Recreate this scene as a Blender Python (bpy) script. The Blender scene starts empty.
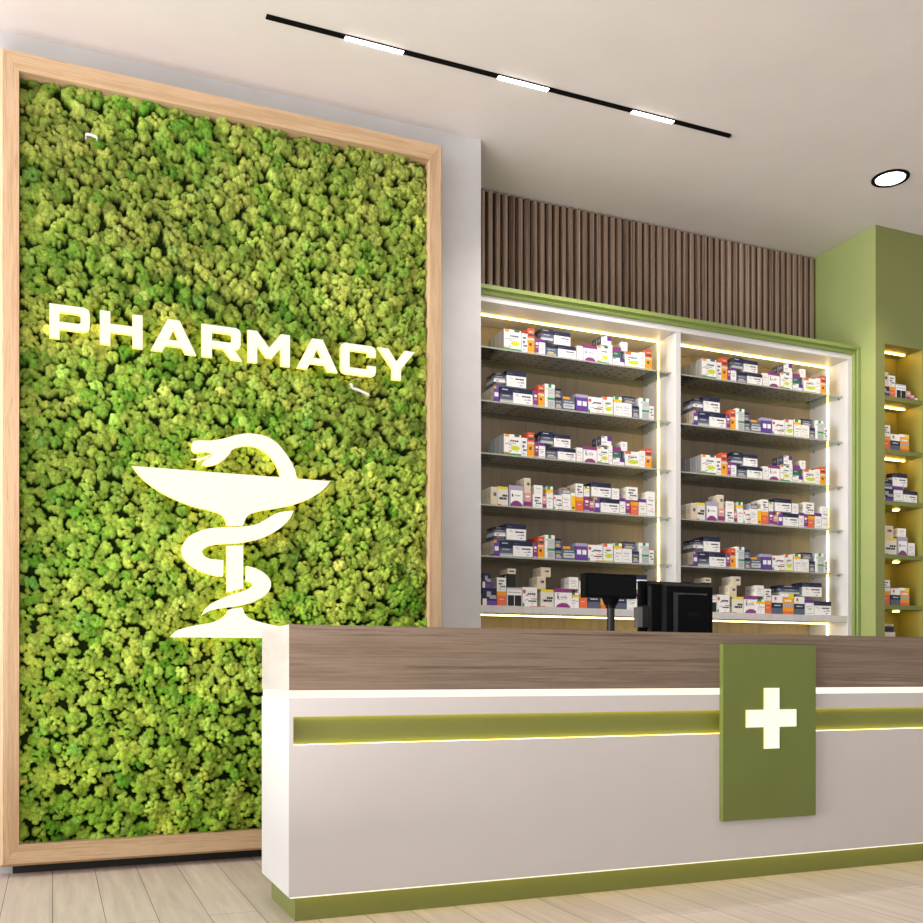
import bpy, bmesh, math, random
import numpy as np
from mathutils import Vector, Matrix
from mathutils.geometry import tessellate_polygon

random.seed(7); rng = np.random.default_rng(11)
SC = bpy.context.scene
COL = SC.collection

# ------------------------------------------------------------------ measuring
F_, CX, HY, H = 982.8, 461.5, 676.0, 0.953      # focal length, principal point, horizon, camera height
TH = math.atan(408.5 / 982.8)
def ray(px, py):
    r = (px - CX) / F_; u = (HY - py) / F_
    return math.sin(TH) + r * math.cos(TH), math.cos(TH) - r * math.sin(TH), u
def onY(px, py, Y):                               # (x, z) measured on a plane of constant depth
    a, b, u = ray(px, py); t = Y / b
    return a * t, H + u * t

# ------------------------------------------------------------------ materials
def new_mat(name):
    m = bpy.data.materials.new(name); m.use_nodes = True
    nt = m.node_tree; b = nt.nodes['Principled BSDF']
    return m, nt, b
def N(nt, kind, **kw):
    n = nt.nodes.new(kind)
    for k, v in kw.items():
        if k in n.inputs: n.inputs[k].default_value = v
        else: setattr(n, k, v)
    return n
def plain(name, col, rough=.5, metal=0, bump=0, bscale=200, var=0.0, vscale=3, spec=.5):
    m, nt, b = new_mat(name)
    b.inputs['Base Color'].default_value = (*col, 1); b.inputs['Roughness'].default_value = rough
    b.inputs['Metallic'].default_value = metal; b.inputs['Specular IOR Level'].default_value = spec
    tc = N(nt, 'ShaderNodeTexCoord')
    if var:
        no = N(nt, 'ShaderNodeTexNoise', Scale=vscale, Detail=6.0, Roughness=.6)
        nt.links.new(tc.outputs['Object'], no.inputs['Vector'])
        mr = N(nt, 'ShaderNodeMapRange'); mr.inputs['From Min'].default_value = .3; mr.inputs['From Max'].default_value = .7
        mr.inputs['To Min'].default_value = 1 - var; mr.inputs['To Max'].default_value = 1 + var
        nt.links.new(no.outputs['Fac'], mr.inputs['Value'])
        vm = N(nt, 'ShaderNodeVectorMath', operation='SCALE'); vm.inputs[0].default_value = col
        nt.links.new(mr.outputs['Result'], vm.inputs['Scale']); nt.links.new(vm.outputs['Vector'], b.inputs['Base Color'])
    if bump:
        n2 = N(nt, 'ShaderNodeTexNoise', Scale=bscale, Detail=3.0)
        nt.links.new(tc.outputs['Object'], n2.inputs['Vector'])
        bp = N(nt, 'ShaderNodeBump', Strength=bump, Distance=.002)
        nt.links.new(n2.outputs['Fac'], bp.inputs['Height']); nt.links.new(bp.outputs['Normal'], b.inputs['Normal'])
    return m
def emit(name, col, s, back=None):
    m, nt, b = new_mat(name); nt.nodes.remove(b)
    e = N(nt, 'ShaderNodeEmission'); e.inputs['Color'].default_value = (*col, 1); e.inputs['Strength'].default_value = s
    nt.links.new(e.outputs[0], nt.nodes['Material Output'].inputs['Surface'])
    return m
def wood(name, cols, axis='X', fine=60, stretch=.04, rough=.45, spots=0.0, bump=.15, seed=0, lo=.3, hi=.72):
    """streaky wood: noise squashed across the grain; axis = grain direction"""
    m, nt, b = new_mat(name); b.inputs['Roughness'].default_value = rough
    tc = N(nt, 'ShaderNodeTexCoord'); mp = N(nt, 'ShaderNodeMapping')
    s = [1, 1, 1]; s['XYZ'.index(axis)] = stretch
    mp.inputs['Scale'].default_value = s; mp.inputs['Location'].default_value = (seed, seed * 2.3, seed * .7)
    nt.links.new(tc.outputs['Object'], mp.inputs['Vector'])
    n1 = N(nt, 'ShaderNodeTexNoise', Scale=fine * .22, Detail=8.0, Roughness=.62, Distortion=.6)
    n2 = N(nt, 'ShaderNodeTexNoise', Scale=fine * 2.2, Detail=4.0, Roughness=.7)
    nt.links.new(mp.outputs[0], n1.inputs['Vector']); nt.links.new(mp.outputs[0], n2.inputs['Vector'])
    mx = N(nt, 'ShaderNodeMath', operation='MULTIPLY_ADD'); mx.inputs[1].default_value = .35
    nt.links.new(n2.outputs['Fac'], mx.inputs[0])
    m2 = N(nt, 'ShaderNodeMath', operation='MULTIPLY'); m2.inputs[1].default_value = .65
    nt.links.new(n1.outputs['Fac'], m2.inputs[0]); nt.links.new(m2.outputs[0], mx.inputs[2])
    cr = N(nt, 'ShaderNodeValToRGB'); e = cr.color_ramp.elements
    e[0].position = lo; e[1].position = hi; e[0].color = (*cols[0], 1); e[1].color = (*cols[-1], 1)
    for i, c in enumerate(cols[1:-1]):
        k = e.new(lo + (hi - lo) * (i + 1) / (len(cols) - 1)); k.color = (*c, 1)
    nt.links.new(mx.outputs[0], cr.inputs['Fac']); nt.links.new(cr.outputs['Color'], b.inputs['Base Color'])
    bp = N(nt, 'ShaderNodeBump', Strength=bump, Distance=.002)
    nt.links.new(mx.outputs[0], bp.inputs['Height']); nt.links.new(bp.outputs['Normal'], b.inputs['Normal'])
    return m

M = {}
M['plaster'] = plain('pale_grey_plaster', (.62, .625, .64), .8, var=.07, vscale=2.2, bump=.25, bscale=30)
M['ceiling'] = plain('warm_white_ceiling', (.80, .755, .735), .85, var=.025, vscale=3, bump=.15, bscale=14)
M['white'] = plain('white_laminate', (.66, .655, .66), .42, var=.015)
M['panel'] = plain('counter_front_laminate', (.64, .61, .595), .5, var=.015)
M['shelfwhite'] = wood('white_grained_board', [(.56, .55, .55), (.69, .685, .69), (.61, .60, .60)], 'Z', fine=90, stretch=.02, rough=.5, bump=.05)
M['backwood'] = wood('taupe_back_board', [(.27, .21, .145), (.40, .325, .225), (.33, .265, .185)], 'Z', fine=90, stretch=.02, rough=.6, bump=.05)
M['green'] = plain('sage_green_paint', (.235, .31, .085), .38, var=.02, vscale=5)
M['column_front_shaded'] = plain('sage_green_shaded_front', (.235, .26, .08), .42, var=.02, vscale=5)  # same column paint, darkened: the dim frontal light is put into the colour
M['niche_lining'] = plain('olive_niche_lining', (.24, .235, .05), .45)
M['olive'] = plain('olive_green_paint', (.185, .21, .05), .38)
M['green_light'] = plain('light_sage_green_paint', (.33, .385, .145), .4, var=.02, vscale=5)
M['sign_green'] = plain('sign_green_paint', (.165, .205, .045), .36, var=.04, vscale=4)
M['oak'] = wood('oak_frame_horizontal', [(.40, .25, .13), (.66, .47, .29), (.50, .33, .18), (.62, .43, .26)], 'X', fine=110, stretch=.03, rough=.55, lo=.35, hi=.66)
M['oakv'] = wood('oak_frame_vertical', [(.36, .22, .11), (.64, .45, .28), (.48, .31, .17), (.60, .41, .25)], 'Z', fine=110, stretch=.03, rough=.55, seed=3, lo=.35, hi=.66)
M['walnut'] = wood('taupe_wood_horizontal', [(.10, .068, .045), (.27, .20, .145), (.17, .12, .085), (.37, .29, .225)], 'X', fine=85, stretch=.018, rough=.45, seed=5, lo=.36, hi=.66)
M['walnut_side_lit'] = wood('taupe_wood_side_lit', [(.40, .355, .33), (.52, .475, .45), (.45, .405, .38)], 'Y', fine=40, stretch=.08, rough=.4, seed=9)  # same taupe wood, paled: strong side light and sheen painted into the colour
M['slat'] = wood('brown_slat_wood', [(.09, .055, .04), (.27, .185, .14), (.36, .25, .19), (.62, .46, .37)], 'Z', fine=170, stretch=.008, rough=.5, seed=2, lo=.38, hi=.62)
M['slatback'] = plain('black_backing', (.012, .010, .009), .8)
M['black'] = plain('black_plastic', (.002, .002, .0025), .45, spec=.12)
M['screenblack'] = plain('black_glass_screen', (.002, .002, .003), .2, spec=.2)
M['darkgrey'] = plain('dark_grey_plastic', (.018, .019, .02), .45, spec=.3)
M['grey'] = plain('light_grey_plastic', (.17, .175, .18), .4)
M['matteblack'] = plain('matte_black_metal', (.003, .003, .003), .7, spec=.1)
M['chrome'] = plain('steel_clip', (.8, .8, .78), .25, metal=1)
M['clip'] = plain('white_plastic_clip', (.8, .8, .82), .4)
M['plinth'] = plain('dark_plinth', (.018, .015, .014), .6)
M['glow'] = emit('letter_glow_front', (1, .975, .80), 1.12)
M['halo'] = emit('letter_glow_sides', (1, .72, .14), 1.8)
M['backglow'] = emit('letter_glow_back', (1, .68, .06), 3.0)
M['cross'] = emit('cross_glow', (1, .975, .78), 1.12)
M['ledcounter'] = emit('counter_led', (1, .95, .74), 1.25)
M['ledband'] = emit('band_led', (1, .76, .26), 6.0)
M['ledtoe'] = emit('toe_led', (1, .74, .15), 4.5)
M['led'] = emit('warm_led', (1, .74, .22), 11)
M['ledv'] = emit('warm_led_vertical', (1, .76, .22), 9)
M['ledniche'] = emit('niche_led', (1, .52, .10), 30)
M['module'] = emit('linear_lamp_module', (1, .97, .9), 9)
M['down'] = emit('downlight_disc', (1, .96, .88), 6)

# floor planks
def floor_mat():
    m, nt, b = new_mat('whitewashed_oak_planks')
    tc = N(nt, 'ShaderNodeTexCoord'); sp = N(nt, 'ShaderNodeSeparateXYZ'); cb = N(nt, 'ShaderNodeCombineXYZ')
    nt.links.new(tc.outputs['Object'], sp.inputs[0])
    ax = N(nt, 'ShaderNodeMath', operation='ADD'); ax.inputs[1].default_value = .002 + .192 * 40
    ay = N(nt, 'ShaderNodeMath', operation='ADD'); ay.inputs[1].default_value = 20.7
    nt.links.new(sp.outputs['X'], ax.inputs[0]); nt.links.new(sp.outputs['Y'], ay.inputs[0])
    nt.links.new(ay.outputs[0], cb.inputs['X']); nt.links.new(ax.outputs[0], cb.inputs['Y'])
    br = N(nt, 'ShaderNodeTexBrick', offset=.37, squash=1.0)
    for k, v in {'Scale': 1.0, 'Mortar Size': .0016, 'Mortar Smooth': .3, 'Bias': 0.0, 'Brick Width': 1.9, 'Row Height': .192}.items(): br.inputs[k].default_value = v
    br.inputs['Color1'].default_value = (.72, .635, .565, 1); br.inputs['Color2'].default_value = (.65, .565, .50, 1); br.inputs['Mortar'].default_value = (.10, .075, .06, 1)
    nt.links.new(cb.outputs[0], br.inputs['Vector'])
    mp = N(nt, 'ShaderNodeMapping'); mp.inputs['Scale'].default_value = (1, .05, 1)
    nt.links.new(tc.outputs['Object'], mp.inputs['Vector'])
    no = N(nt, 'ShaderNodeTexNoise', Scale=26.0, Detail=8.0, Roughness=.65, Distortion=.5); nt.links.new(mp.outputs[0], no.inputs['Vector'])
    mr = N(nt, 'ShaderNodeMapRange'); mr.inputs['From Min'].default_value = .3; mr.inputs['From Max'].default_value = .7; mr.inputs['To Min'].default_value = .84; mr.inputs['To Max'].default_value = 1.14
    nt.links.new(no.outputs['Fac'], mr.inputs['Value'])
    vm = N(nt, 'ShaderNodeVectorMath', operation='SCALE')
    nt.links.new(br.outputs['Color'], vm.inputs[0]); nt.links.new(mr.outputs['Result'], vm.inputs['Scale'])
    nt.links.new(vm.outputs['Vector'], b.inputs['Base Color']); b.inputs['Roughness'].default_value = .42
    bp = N(nt, 'ShaderNodeBump', Strength=.12, Distance=.002); nt.links.new(no.outputs['Fac'], bp.inputs['Height']); nt.links.new(bp.outputs['Normal'], b.inputs['Normal'])
    return m
M['floor'] = floor_mat()

def moss_mat():
    m, nt, b = new_mat('preserved_reindeer_moss')
    vc = N(nt, 'ShaderNodeVertexColor', layer_name='tint'); tc = N(nt, 'ShaderNodeTexCoord')
    no = N(nt, 'ShaderNodeTexNoise', Scale=190.0, Detail=4.0, Roughness=.75); nt.links.new(tc.outputs['Object'], no.inputs['Vector'])
    mr = N(nt, 'ShaderNodeMapRange'); mr.inputs['From Min'].default_value = .3; mr.inputs['From Max'].default_value = .7; mr.inputs['To Min'].default_value = .45; mr.inputs['To Max'].default_value = 1.5
    nt.links.new(no.outputs['Fac'], mr.inputs['Value'])
    vm = N(nt, 'ShaderNodeVectorMath', operation='SCALE'); nt.links.new(vc.outputs['Color'], vm.inputs[0]); nt.links.new(mr.outputs['Result'], vm.inputs['Scale'])
    nt.links.new(vm.outputs['Vector'], b.inputs['Base Color']); b.inputs['Roughness'].default_value = .9; b.inputs['Specular IOR Level'].default_value = .15
    bp = N(nt, 'ShaderNodeBump', Strength=1.0, Distance=.009); nt.links.new(no.outputs['Fac'], bp.inputs['Height']); nt.links.new(bp.outputs['Normal'], b.inputs['Normal'])
    return m
M['moss'] = moss_mat()

def card_mat():
    m, nt, b = new_mat('printed_card')
    vc = N(nt, 'ShaderNodeVertexColor', layer_name='print'); nt.links.new(vc.outputs['Color'], b.inputs['Base Color'])
    b.inputs['Roughness'].default_value = .42
    return m
M['card'] = card_mat()

def glass_mat():
    m, nt, b = new_mat('shelf_glass'); nt.nodes.remove(b)
    t = N(nt, 'ShaderNodeBsdfTransparent'); t.inputs[0].default_value = (.97, .975, .965, 1)
    g = N(nt, 'ShaderNodeBsdfGlossy'); g.inputs['Roughness'].default_value = .03; g.inputs['Color'].default_value = (.9, .95, .93, 1)
    fr = N(nt, 'ShaderNodeFresnel', IOR=1.5); ad = N(nt, 'ShaderNodeMath', operation='MULTIPLY_ADD'); ad.inputs[1].default_value = 1.1; ad.inputs[2].default_value = .02; ad.use_clamp = True
    nt.links.new(fr.outputs[0], ad.inputs[0])
    mx = N(nt, 'ShaderNodeMixShader'); nt.links.new(ad.outputs[0], mx.inputs[0]); nt.links.new(t.outputs[0], mx.inputs[1]); nt.links.new(g.outputs[0], mx.inputs[2])
    nt.links.new(mx.outputs[0], nt.nodes['Material Output'].inputs['Surface'])
    return m
M['glass'] = glass_mat()
M['glassedge'] = plain('glass_edge', (.42, .43, .38), .15)

# ------------------------------------------------------------------ geometry helpers
def box(bm, x0, x1, y0, y1, z0, z1, mi=0, bevel=0):
    vs = [bm.verts.new(p) for p in ((x0,y0,z0),(x1,y0,z0),(x1,y1,z0),(x0,y1,z0),(x0,y0,z1),(x1,y0,z1),(x1,y1,z1),(x0,y1,z1))]
    fs = [bm.faces.new([vs[i] for i in q]) for q in ((3,2,1,0),(4,5,6,7),(0,1,5,4),(1,2,6,5),(2,3,7,6),(3,0,4,7))]
    for f in fs: f.material_index = mi
    if bevel:
        es = list({e for f in fs for e in f.edges})
        bmesh.ops.bevel(bm, geom=es, offset=bevel, segments=2, affect='EDGES', profile=.6)
    return fs
def cyl(bm, c, r, y0, y1, seg=32, axis='Z', r2=None, mi=0):
    r2 = r if r2 is None else r2; ra = []; rb = []
    for i in range(seg):
        a = 2 * math.pi * i / seg; ca, sa = math.cos(a), math.sin(a)
        if axis == 'Z': pa = (c[0]+r*ca, c[1]+r*sa, y0); pb = (c[0]+r2*ca, c[1]+r2*sa, y1)
        else: pa = (c[0]+r*ca, y0, c[1]+r*sa); pb = (c[0]+r2*ca, y1, c[1]+r2*sa)
        ra.append(bm.verts.new(pa)); rb.append(bm.verts.new(pb))
    for i in range(seg):
        j = (i+1) % seg; f = bm.faces.new((ra[i], ra[j], rb[j], rb[i])); f.material_index = mi
    bm.faces.new(ra[::-1]).material_index = mi; bm.faces.new(rb).material_index = mi
def prism(bm, loops, y0, y1, mf=0, ms=0, mb=0):
    """extrude an outline (with holes) given in (x, z) from y0 (front) to y1 (back)"""
    tris = tessellate_polygon([[Vector((x, z, 0)) for x, z in L] for L in loops])
    flat = [p for L in loops for p in L]
    fr = [bm.verts.new((x, y0, z)) for x, z in flat]; bk = [bm.verts.new((x, y1, z)) for x, z in flat]
    for t in tris:
        try: bm.faces.new([fr[i] for i in t]).material_index = mf
        except ValueError: pass
        try: bm.faces.new([bk[i] for i in t][::-1]).material_index = mb
        except ValueError: pass
    k = 0
    for L in loops:
        n = len(L)
        for i in range(n):
            a, b_ = k + i, k + (i + 1) % n
            bm.faces.new((fr[a], fr[b_], bk[b_], bk[a])).material_index = ms
        k += n
def sweep(bm, path, prof, closed=False):
    """square frame moulding etc.: path of (matrix-like) rings"""
    rings = [[bm.verts.new(p) for p in ring] for ring in path]
    n = len(rings)
    for i in range(n if closed else n - 1):
        a, b_ = rings[i], rings[(i + 1) % n]
        for j in range(len(a)):
            k = (j + 1) % len(a)
            bm.faces.new((a[j], b_[j], b_[k], a[k]))
    if not closed:
        bm.faces.new(rings[0][::-1]); bm.faces.new(rings[-1])
def tag(o, label=None, cat=None, group=None, kind=None):
    if label: o['label'] = label
    if cat: o['category'] = cat
    if group: o['group'] = group
    if kind: o['kind'] = kind
    return o
def empty(name, loc, label, cat, group=None):
    o = bpy.data.objects.new(name, None); COL.objects.link(o); o.location = loc; o.empty_display_size = .1
    return tag(o, label, cat, group)
def obj(name, bm, mats, parent=None, smooth=False, origin=None):
    bmesh.ops.recalc_face_normals(bm, faces=bm.faces)
    me = bpy.data.meshes.new(name); bm.to_mesh(me); bm.free()
    for m in (mats if isinstance(mats, (list, tuple)) else [mats]): me.materials.append(m)
    if smooth:
        for p in me.polygons: p.use_smooth = True
    if origin is not None: me.transform(Matrix.Translation(-Vector(origin)))
    o = bpy.data.objects.new(name, me); COL.objects.link(o)
    if origin is not None: o.location = origin
    if parent:
        o.parent = parent; o.matrix_parent_inverse = Matrix.Translation(-Vector(parent.location))
    return o
def boxes(name, specs, mat, parent=None, bevel=0):
    bm = bmesh.new()
    for s in specs: box(bm, *s, bevel=bevel)
    return obj(name, bm, mat, parent)

# ------------------------------------------------------------------ the room
CEIL = 4.07
XL, XR, YF = -3.6, 6.6, -2.5
tag(boxes('floor', [(XL, XR, YF, 6.0, -.08, 0)], M['floor']), kind='structure')
tag(boxes('ceiling', [(XL, XR, YF, 6.0, CEIL, CEIL + .1)], M['ceiling']), kind='structure')
tag(boxes('wall_left', [(XL, 2.298, 5.234, 5.98, 0, CEIL)], M['plaster']), kind='structure')
tag(boxes('wall_back', [(2.298, XR, 5.80, 5.98, 0, CEIL)], M['plaster']), kind='structure')

# slatted panel above the cabinet
sp = empty('slatted_wall_panel', (3.77, 5.8, 3.3), 'dark brown vertical timber slats on the wall above the medicine shelves', 'wall panel')
boxes('backing_board', [(2.30, 5.243, 5.775, 5.799, 3.24, CEIL - .002)], M['slatback'], sp)
bm = bmesh.new(); x = 2.305; pitch = .0535
while x < 5.235:
    w = .033
    pts = [(x, 5.774), (x, 5.748), (x + .006, 5.741), (x + w - .006, 5.741), (x + w, 5.748), (x + w, 5.774)]
    lo = [bm.verts.new((a, b_, 3.24)) for a, b_ in pts]; hi = [bm.verts.new((a, b_, CEIL - .012)) for a, b_ in pts]
    for i in range(6): bm.faces.new((lo[i], lo[(i+1) % 6], hi[(i+1) % 6], hi[i]))
    bm.faces.new(lo[::-1]); bm.faces.new(hi)
    x += pitch
obj('slats', bm, M['slat'], sp)

# ------------------------------------------------------------------ moss picture
mw = empty('moss_wall_picture', (.88, 5.2, 0), 'tall green moss panel in an oak frame standing against the grey wall', 'moss panel')
X0, X1, Z0, Z1 = -.233, 2.006, .052, 3.912       # outer edge of the frame
IN, CH, FY, BY = .085, .016, 5.08, 5.233
INZ = .104
def frame_member(name, a, b_, na, mat):
    """a, b_: outer corners; na: inward normal (x,z). mitred ends, chamfered outer edge"""
    bm = bmesh.new(); ax, az = a; bx_, bz = b_
    d = Vector((bx_ - ax, bz - az)).normalized(); n = Vector(na)
    prof = [(0, BY), (0, FY + .03), (CH, FY), (IN, FY), (IN, BY)]
    rings = []
    for s, (px_, pz_) in ((1, a), (-1, b_)):
        ring = []
        for off, yy in prof:
            o1, o2 = off, off
            if off == IN:
                if na[1]: o1 = INZ
                else: o2 = INZ
            p = Vector((px_, pz_)) + n * o1 + d * o2 * s + d * s * .0004
            ring.append((p.x, yy, p.y))
        rings.append(ring)
    sweep(bm, rings, None)
    return obj(name, bm, mat, mw)
frame_member('frame_rail', (X0, Z1), (X1, Z1), (0, -1), M['oak'])
frame_member('frame_rail', (X1, Z0), (X0, Z0), (0, 1), M['oak'])
frame_member('frame_stile', (X0, Z0), (X0, Z1), (1, 0), M['oakv'])
frame_member('frame_stile', (X1, Z1), (X1, Z0), (-1, 0), M['oakv'])
boxes('plinth', [(-.18, 1.97, 5.205, 5.232, 0, .0505)], M['plinth'], mw)

def make_moss():
    x0, x1, z0, z1 = X0 + IN + .001, X1 - IN - .001, Z0 + INZ + .001, Z1 - INZ - .001
    st = .0034; nx = int((x1 - x0) / st) + 1; nz = int((z1 - z0) / st) + 1
    xs = np.linspace(x0, x1, nx); zs = np.linspace(z0, z1, nz)
    Hh = np.full((nz, nx), .022, np.float32); C = np.zeros((nz, nx, 3), np.float32); C[:] = (.02, .04, .005)
    # slow zones of tone and height
    def smooth_noise(cells):
        g = rng.random((cells * 2 + 3, cells + 3))
        zi = np.linspace(0, cells * 2, nz); xi = np.linspace(0, cells, nx)
        z_ = zi.astype(int); x_ = xi.astype(int); fz = (zi - z_)[:, None]; fx = (xi - x_)[None]
        fz = fz * fz * (3 - 2 * fz); fx = fx * fx * (3 - 2 * fx)
        return (g[z_][:, x_] * (1 - fz) * (1 - fx) + g[z_ + 1][:, x_] * fz * (1 - fx) + g[z_][:, x_ + 1] * (1 - fz) * fx + g[z_ + 1][:, x_ + 1] * fz * fx)
    zone = smooth_noise(5); zone2 = smooth_noise(12); hz = smooth_noise(16)
    sp_ = .056
    cl = []
    for i in range(int((x1 - x0) / sp_) + 2):
        for j in range(int((z1 - z0) / (sp_ * .86)) + 2):
            cl.append((x0 + (i + .5 * (j % 2)) * sp_ + rng.normal() * .011, z0 + j * sp_ * .86 + rng.normal() * .011))
    for cx_, cz_ in cl:
        ix = min(max(int((cx_ - x0) / st), 0), nx - 1); iz = min(max(int((cz_ - z0) / st), 0), nz - 1)
        zn, z2, hn = zone[iz, ix], zone2[iz, ix], hz[iz, ix]
        R = .020 + .017 * rng.random() ** 1.2; base = .016 + .040 * rng.random() + .012 * hn
        ed = min(cx_ - x0, x1 - cx_ + .02, cz_ - z0 + .03); base *= 1 - .6 * math.exp(-max(ed, 0) / .035)
        yel = min(max(.25 + .75 * z2 + .35 * rng.normal() * .6, 0), 1.1)
        g1 = np.array((.15, .42, .025)); g2 = np.array((.54, .70, .09))
        colr = (g1 * (1 - yel) + g2 * yel) * (.72 + .5 * zn + .22 * rng.normal() * .6)
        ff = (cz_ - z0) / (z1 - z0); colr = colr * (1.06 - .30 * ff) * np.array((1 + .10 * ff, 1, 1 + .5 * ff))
        if rng.random() < .08: colr = colr * 1.25 + .03
        ang = rng.random() * 6.28; el = 1 + .5 * rng.random()
        nl = 12 + int(10 * rng.random())
        for k in range(nl):
            th = rng.random() * 6.283; ph = math.sqrt(rng.random()) * .95
            ox, oz = R * ph * math.cos(th) * el, R * ph * math.sin(th)
            dx, dz = ox * math.cos(ang) - oz * math.sin(ang), ox * math.sin(ang) + oz * math.cos(ang)
            ch = base + R * .95 * math.sqrt(max(0, 1 - ph * ph)); r = .0075 + .0085 * rng.random()
            px_, pz_ = cx_ + dx, cz_ + dz
            a0 = max(int((px_ - r - x0) / st), 0); a1 = min(int((px_ + r - x0) / st) + 2, nx)
            b0 = max(int((pz_ - r - z0) / st), 0); b1 = min(int((pz_ + r - z0) / st) + 2, nz)
            if a0 >= a1 or b0 >= b1: continue
            X = (xs[a0:a1] - px_)[None]; Z = (zs[b0:b1] - pz_)[:, None]
            d2 = (r * r - X * X - Z * Z); h = np.where(d2 > 0, ch + np.sqrt(np.maximum(d2, 0)), 0)
            s = Hh[b0:b1, a0:a1]; m_ = h > s; s[m_] = h[m_]
            tone = .82 + .36 * rng.random()
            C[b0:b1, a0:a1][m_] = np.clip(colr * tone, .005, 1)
    Hh = np.minimum(Hh, .098)
    Xg, Zg = np.meshgrid(xs, zs); V = np.stack([Xg, 5.197 - Hh, Zg], -1).reshape(-1, 3).astype(np.float32)
    # small sideways wobble so crevices are not on a grid
    V[:, 0] += rng.normal(size=len(V)).astype(np.float32) * .0004; V[:, 2] += rng.normal(size=len(V)).astype(np.float32) * .0004
    idx = np.arange(nz * nx).reshape(nz, nx)
    Q = np.stack([idx[:-1, :-1], idx[:-1, 1:], idx[1:, 1:], idx[1:, :-1]], -1).reshape(-1, 4)
    me = bpy.data.meshes.new('moss'); me.vertices.add(len(V)); me.vertices.foreach_set('co', V.ravel())
    me.loops.add(Q.size); me.loops.foreach_set('vertex_index', Q.ravel().astype(np.int32))
    me.polygons.add(len(Q)); me.polygons.foreach_set('loop_start', np.arange(0, Q.size, 4, dtype=np.int32))
    me.polygons.foreach_set('use_smooth', np.ones(len(Q), dtype=bool))
    me.update()
    at = me.color_attributes.new('tint', 'FLOAT_COLOR', 'POINT')
    at.data.foreach_set('color', np.concatenate([C.reshape(-1, 3), np.ones((len(V), 1), np.float32)], 1).ravel())
    me.materials.append(M['moss'])
    o = bpy.data.objects.new('moss', me); COL.objects.link(o); o.parent = mw; o.matrix_parent_inverse = Matrix.Translation(-Vector(mw.location))
    tag(o, 'lumpy green reindeer moss', kind='stuff')
make_moss()

# little white clips caught in the moss
def clip(pts, label, w=.012):
    bm = bmesh.new(); P = [Vector((a, 5.088, b_)) for a, b_ in pts]
    for i in range(len(P) - 1):
        a, b_ = P[i], P[i + 1]; d = (b_ - a).normalized(); n = Vector((-d.z, 0, d.x)) * w / 2
        q = [a - n, b_ - n, b_ + n, a + n]
        f = [bm.verts.new(v) for v in q]; g = [bm.verts.new(v + Vector((0, .006, 0))) for v in q]
        bm.faces.new(f); bm.faces.new(g[::-1])
        for k in range(4): bm.faces.new((f[k], f[(k+1) % 4], g[(k+1) % 4], g[k]))
    for v in (P[0], P[-1]):                      # peg pushed into the moss
        box(bm, v.x - .004, v.x + .004, 5.094, 5.14, v.z - .004, v.z + .004)
    tag(obj('wall_clip', bm, M['clip'], origin=P[0]), label, 'clip')
clip([onY(86, 134, 5.088), onY(91, 134.5, 5.088), onY(97, 137, 5.088)], 'small white clip stuck in the moss near the top left corner')
clip([onY(351.5, 383.5, 5.088), onY(352.5, 388, 5.088), onY(358, 389.5, 5.088), onY(369, 394.5, 5.088)], 'small white hooked clip in the moss below the letters C and Y')

# ------------------------------------------------------------------ glowing letters
LY = 5.07; LZ0, LZ1 = onY(49.3, 337.3, LY)[1], onY(49.3, 303, LY)[1]
GL = {
 'P': [[(0,0),(0,1),(.86,1),(.96,.95),(1,.84),(1,.44),(.96,.33),(.86,.28),(.25,.28),(.25,0)], [(.25,.50),(.25,.78),(.72,.78),(.77,.74),(.77,.54),(.72,.50)]],
 'H': [[(0,0),(0,1),(.24,1),(.24,.63),(.76,.63),(.76,1),(1,1),(1,0),(.76,0),(.76,.38),(.24,.38),(.24,0)]],
 'A': [[(0,0),(.37,1),(.63,1),(1,0),(.75,0),(.68,.19),(.32,.19),(.25,0)], [(.395,.38),(.5,.70),(.605,.38)]],
 'R': [[(0,0),(0,1),(.84,1),(.93,.96),(.97,.86),(.97,.47),(.93,.37),(.84,.32),(.80,.32),(1,0),(.73,0),(.53,.30),(.25,.30),(.25,0)], [(.25,.52),(.25,.79),(.69,.79),(.74,.75),(.74,.56),(.69,.52)]],
 'M': [[(0,0),(0,1),(.22,1),(.5,.52),(.78,1),(1,1),(1,0),(.78,0),(.78,.56),(.57,.20),(.43,.20),(.22,.56),(.22,0)]],
 'C': [[(.12,0),(.03,.05),(0,.15),(0,.85),(.03,.95),(.12,1),(.88,1),(.97,.95),(1,.85),(1,.66),(.76,.66),(.76,.78),(.25,.78),(.25,.22),(.76,.22),(.76,.35),(1,.35),(1,.15),(.97,.05),(.88,0)]],
 'Y': [[(.38,0),(.38,.36),(0,1),(.28,1),(.5,.60),(.72,1),(1,1),(.62,.36),(.62,0)]],
}
LET = [('P', 49.3, 89.9, 'first letter of the sign'), ('H', 100, 142.7, 'second letter of the sign'), ('A', 150.7, 196.3, 'between H and R'), ('R', 201.8, 242, 'between A and M'),
       ('M', 247.9, 290, 'in the middle of the sign'), ('A', 296.9, 337.8, 'between M and C'), ('C', 340.8, 375.9, 'between A and Y'), ('Y', 378, 415, 'last letter of the sign')]
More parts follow.
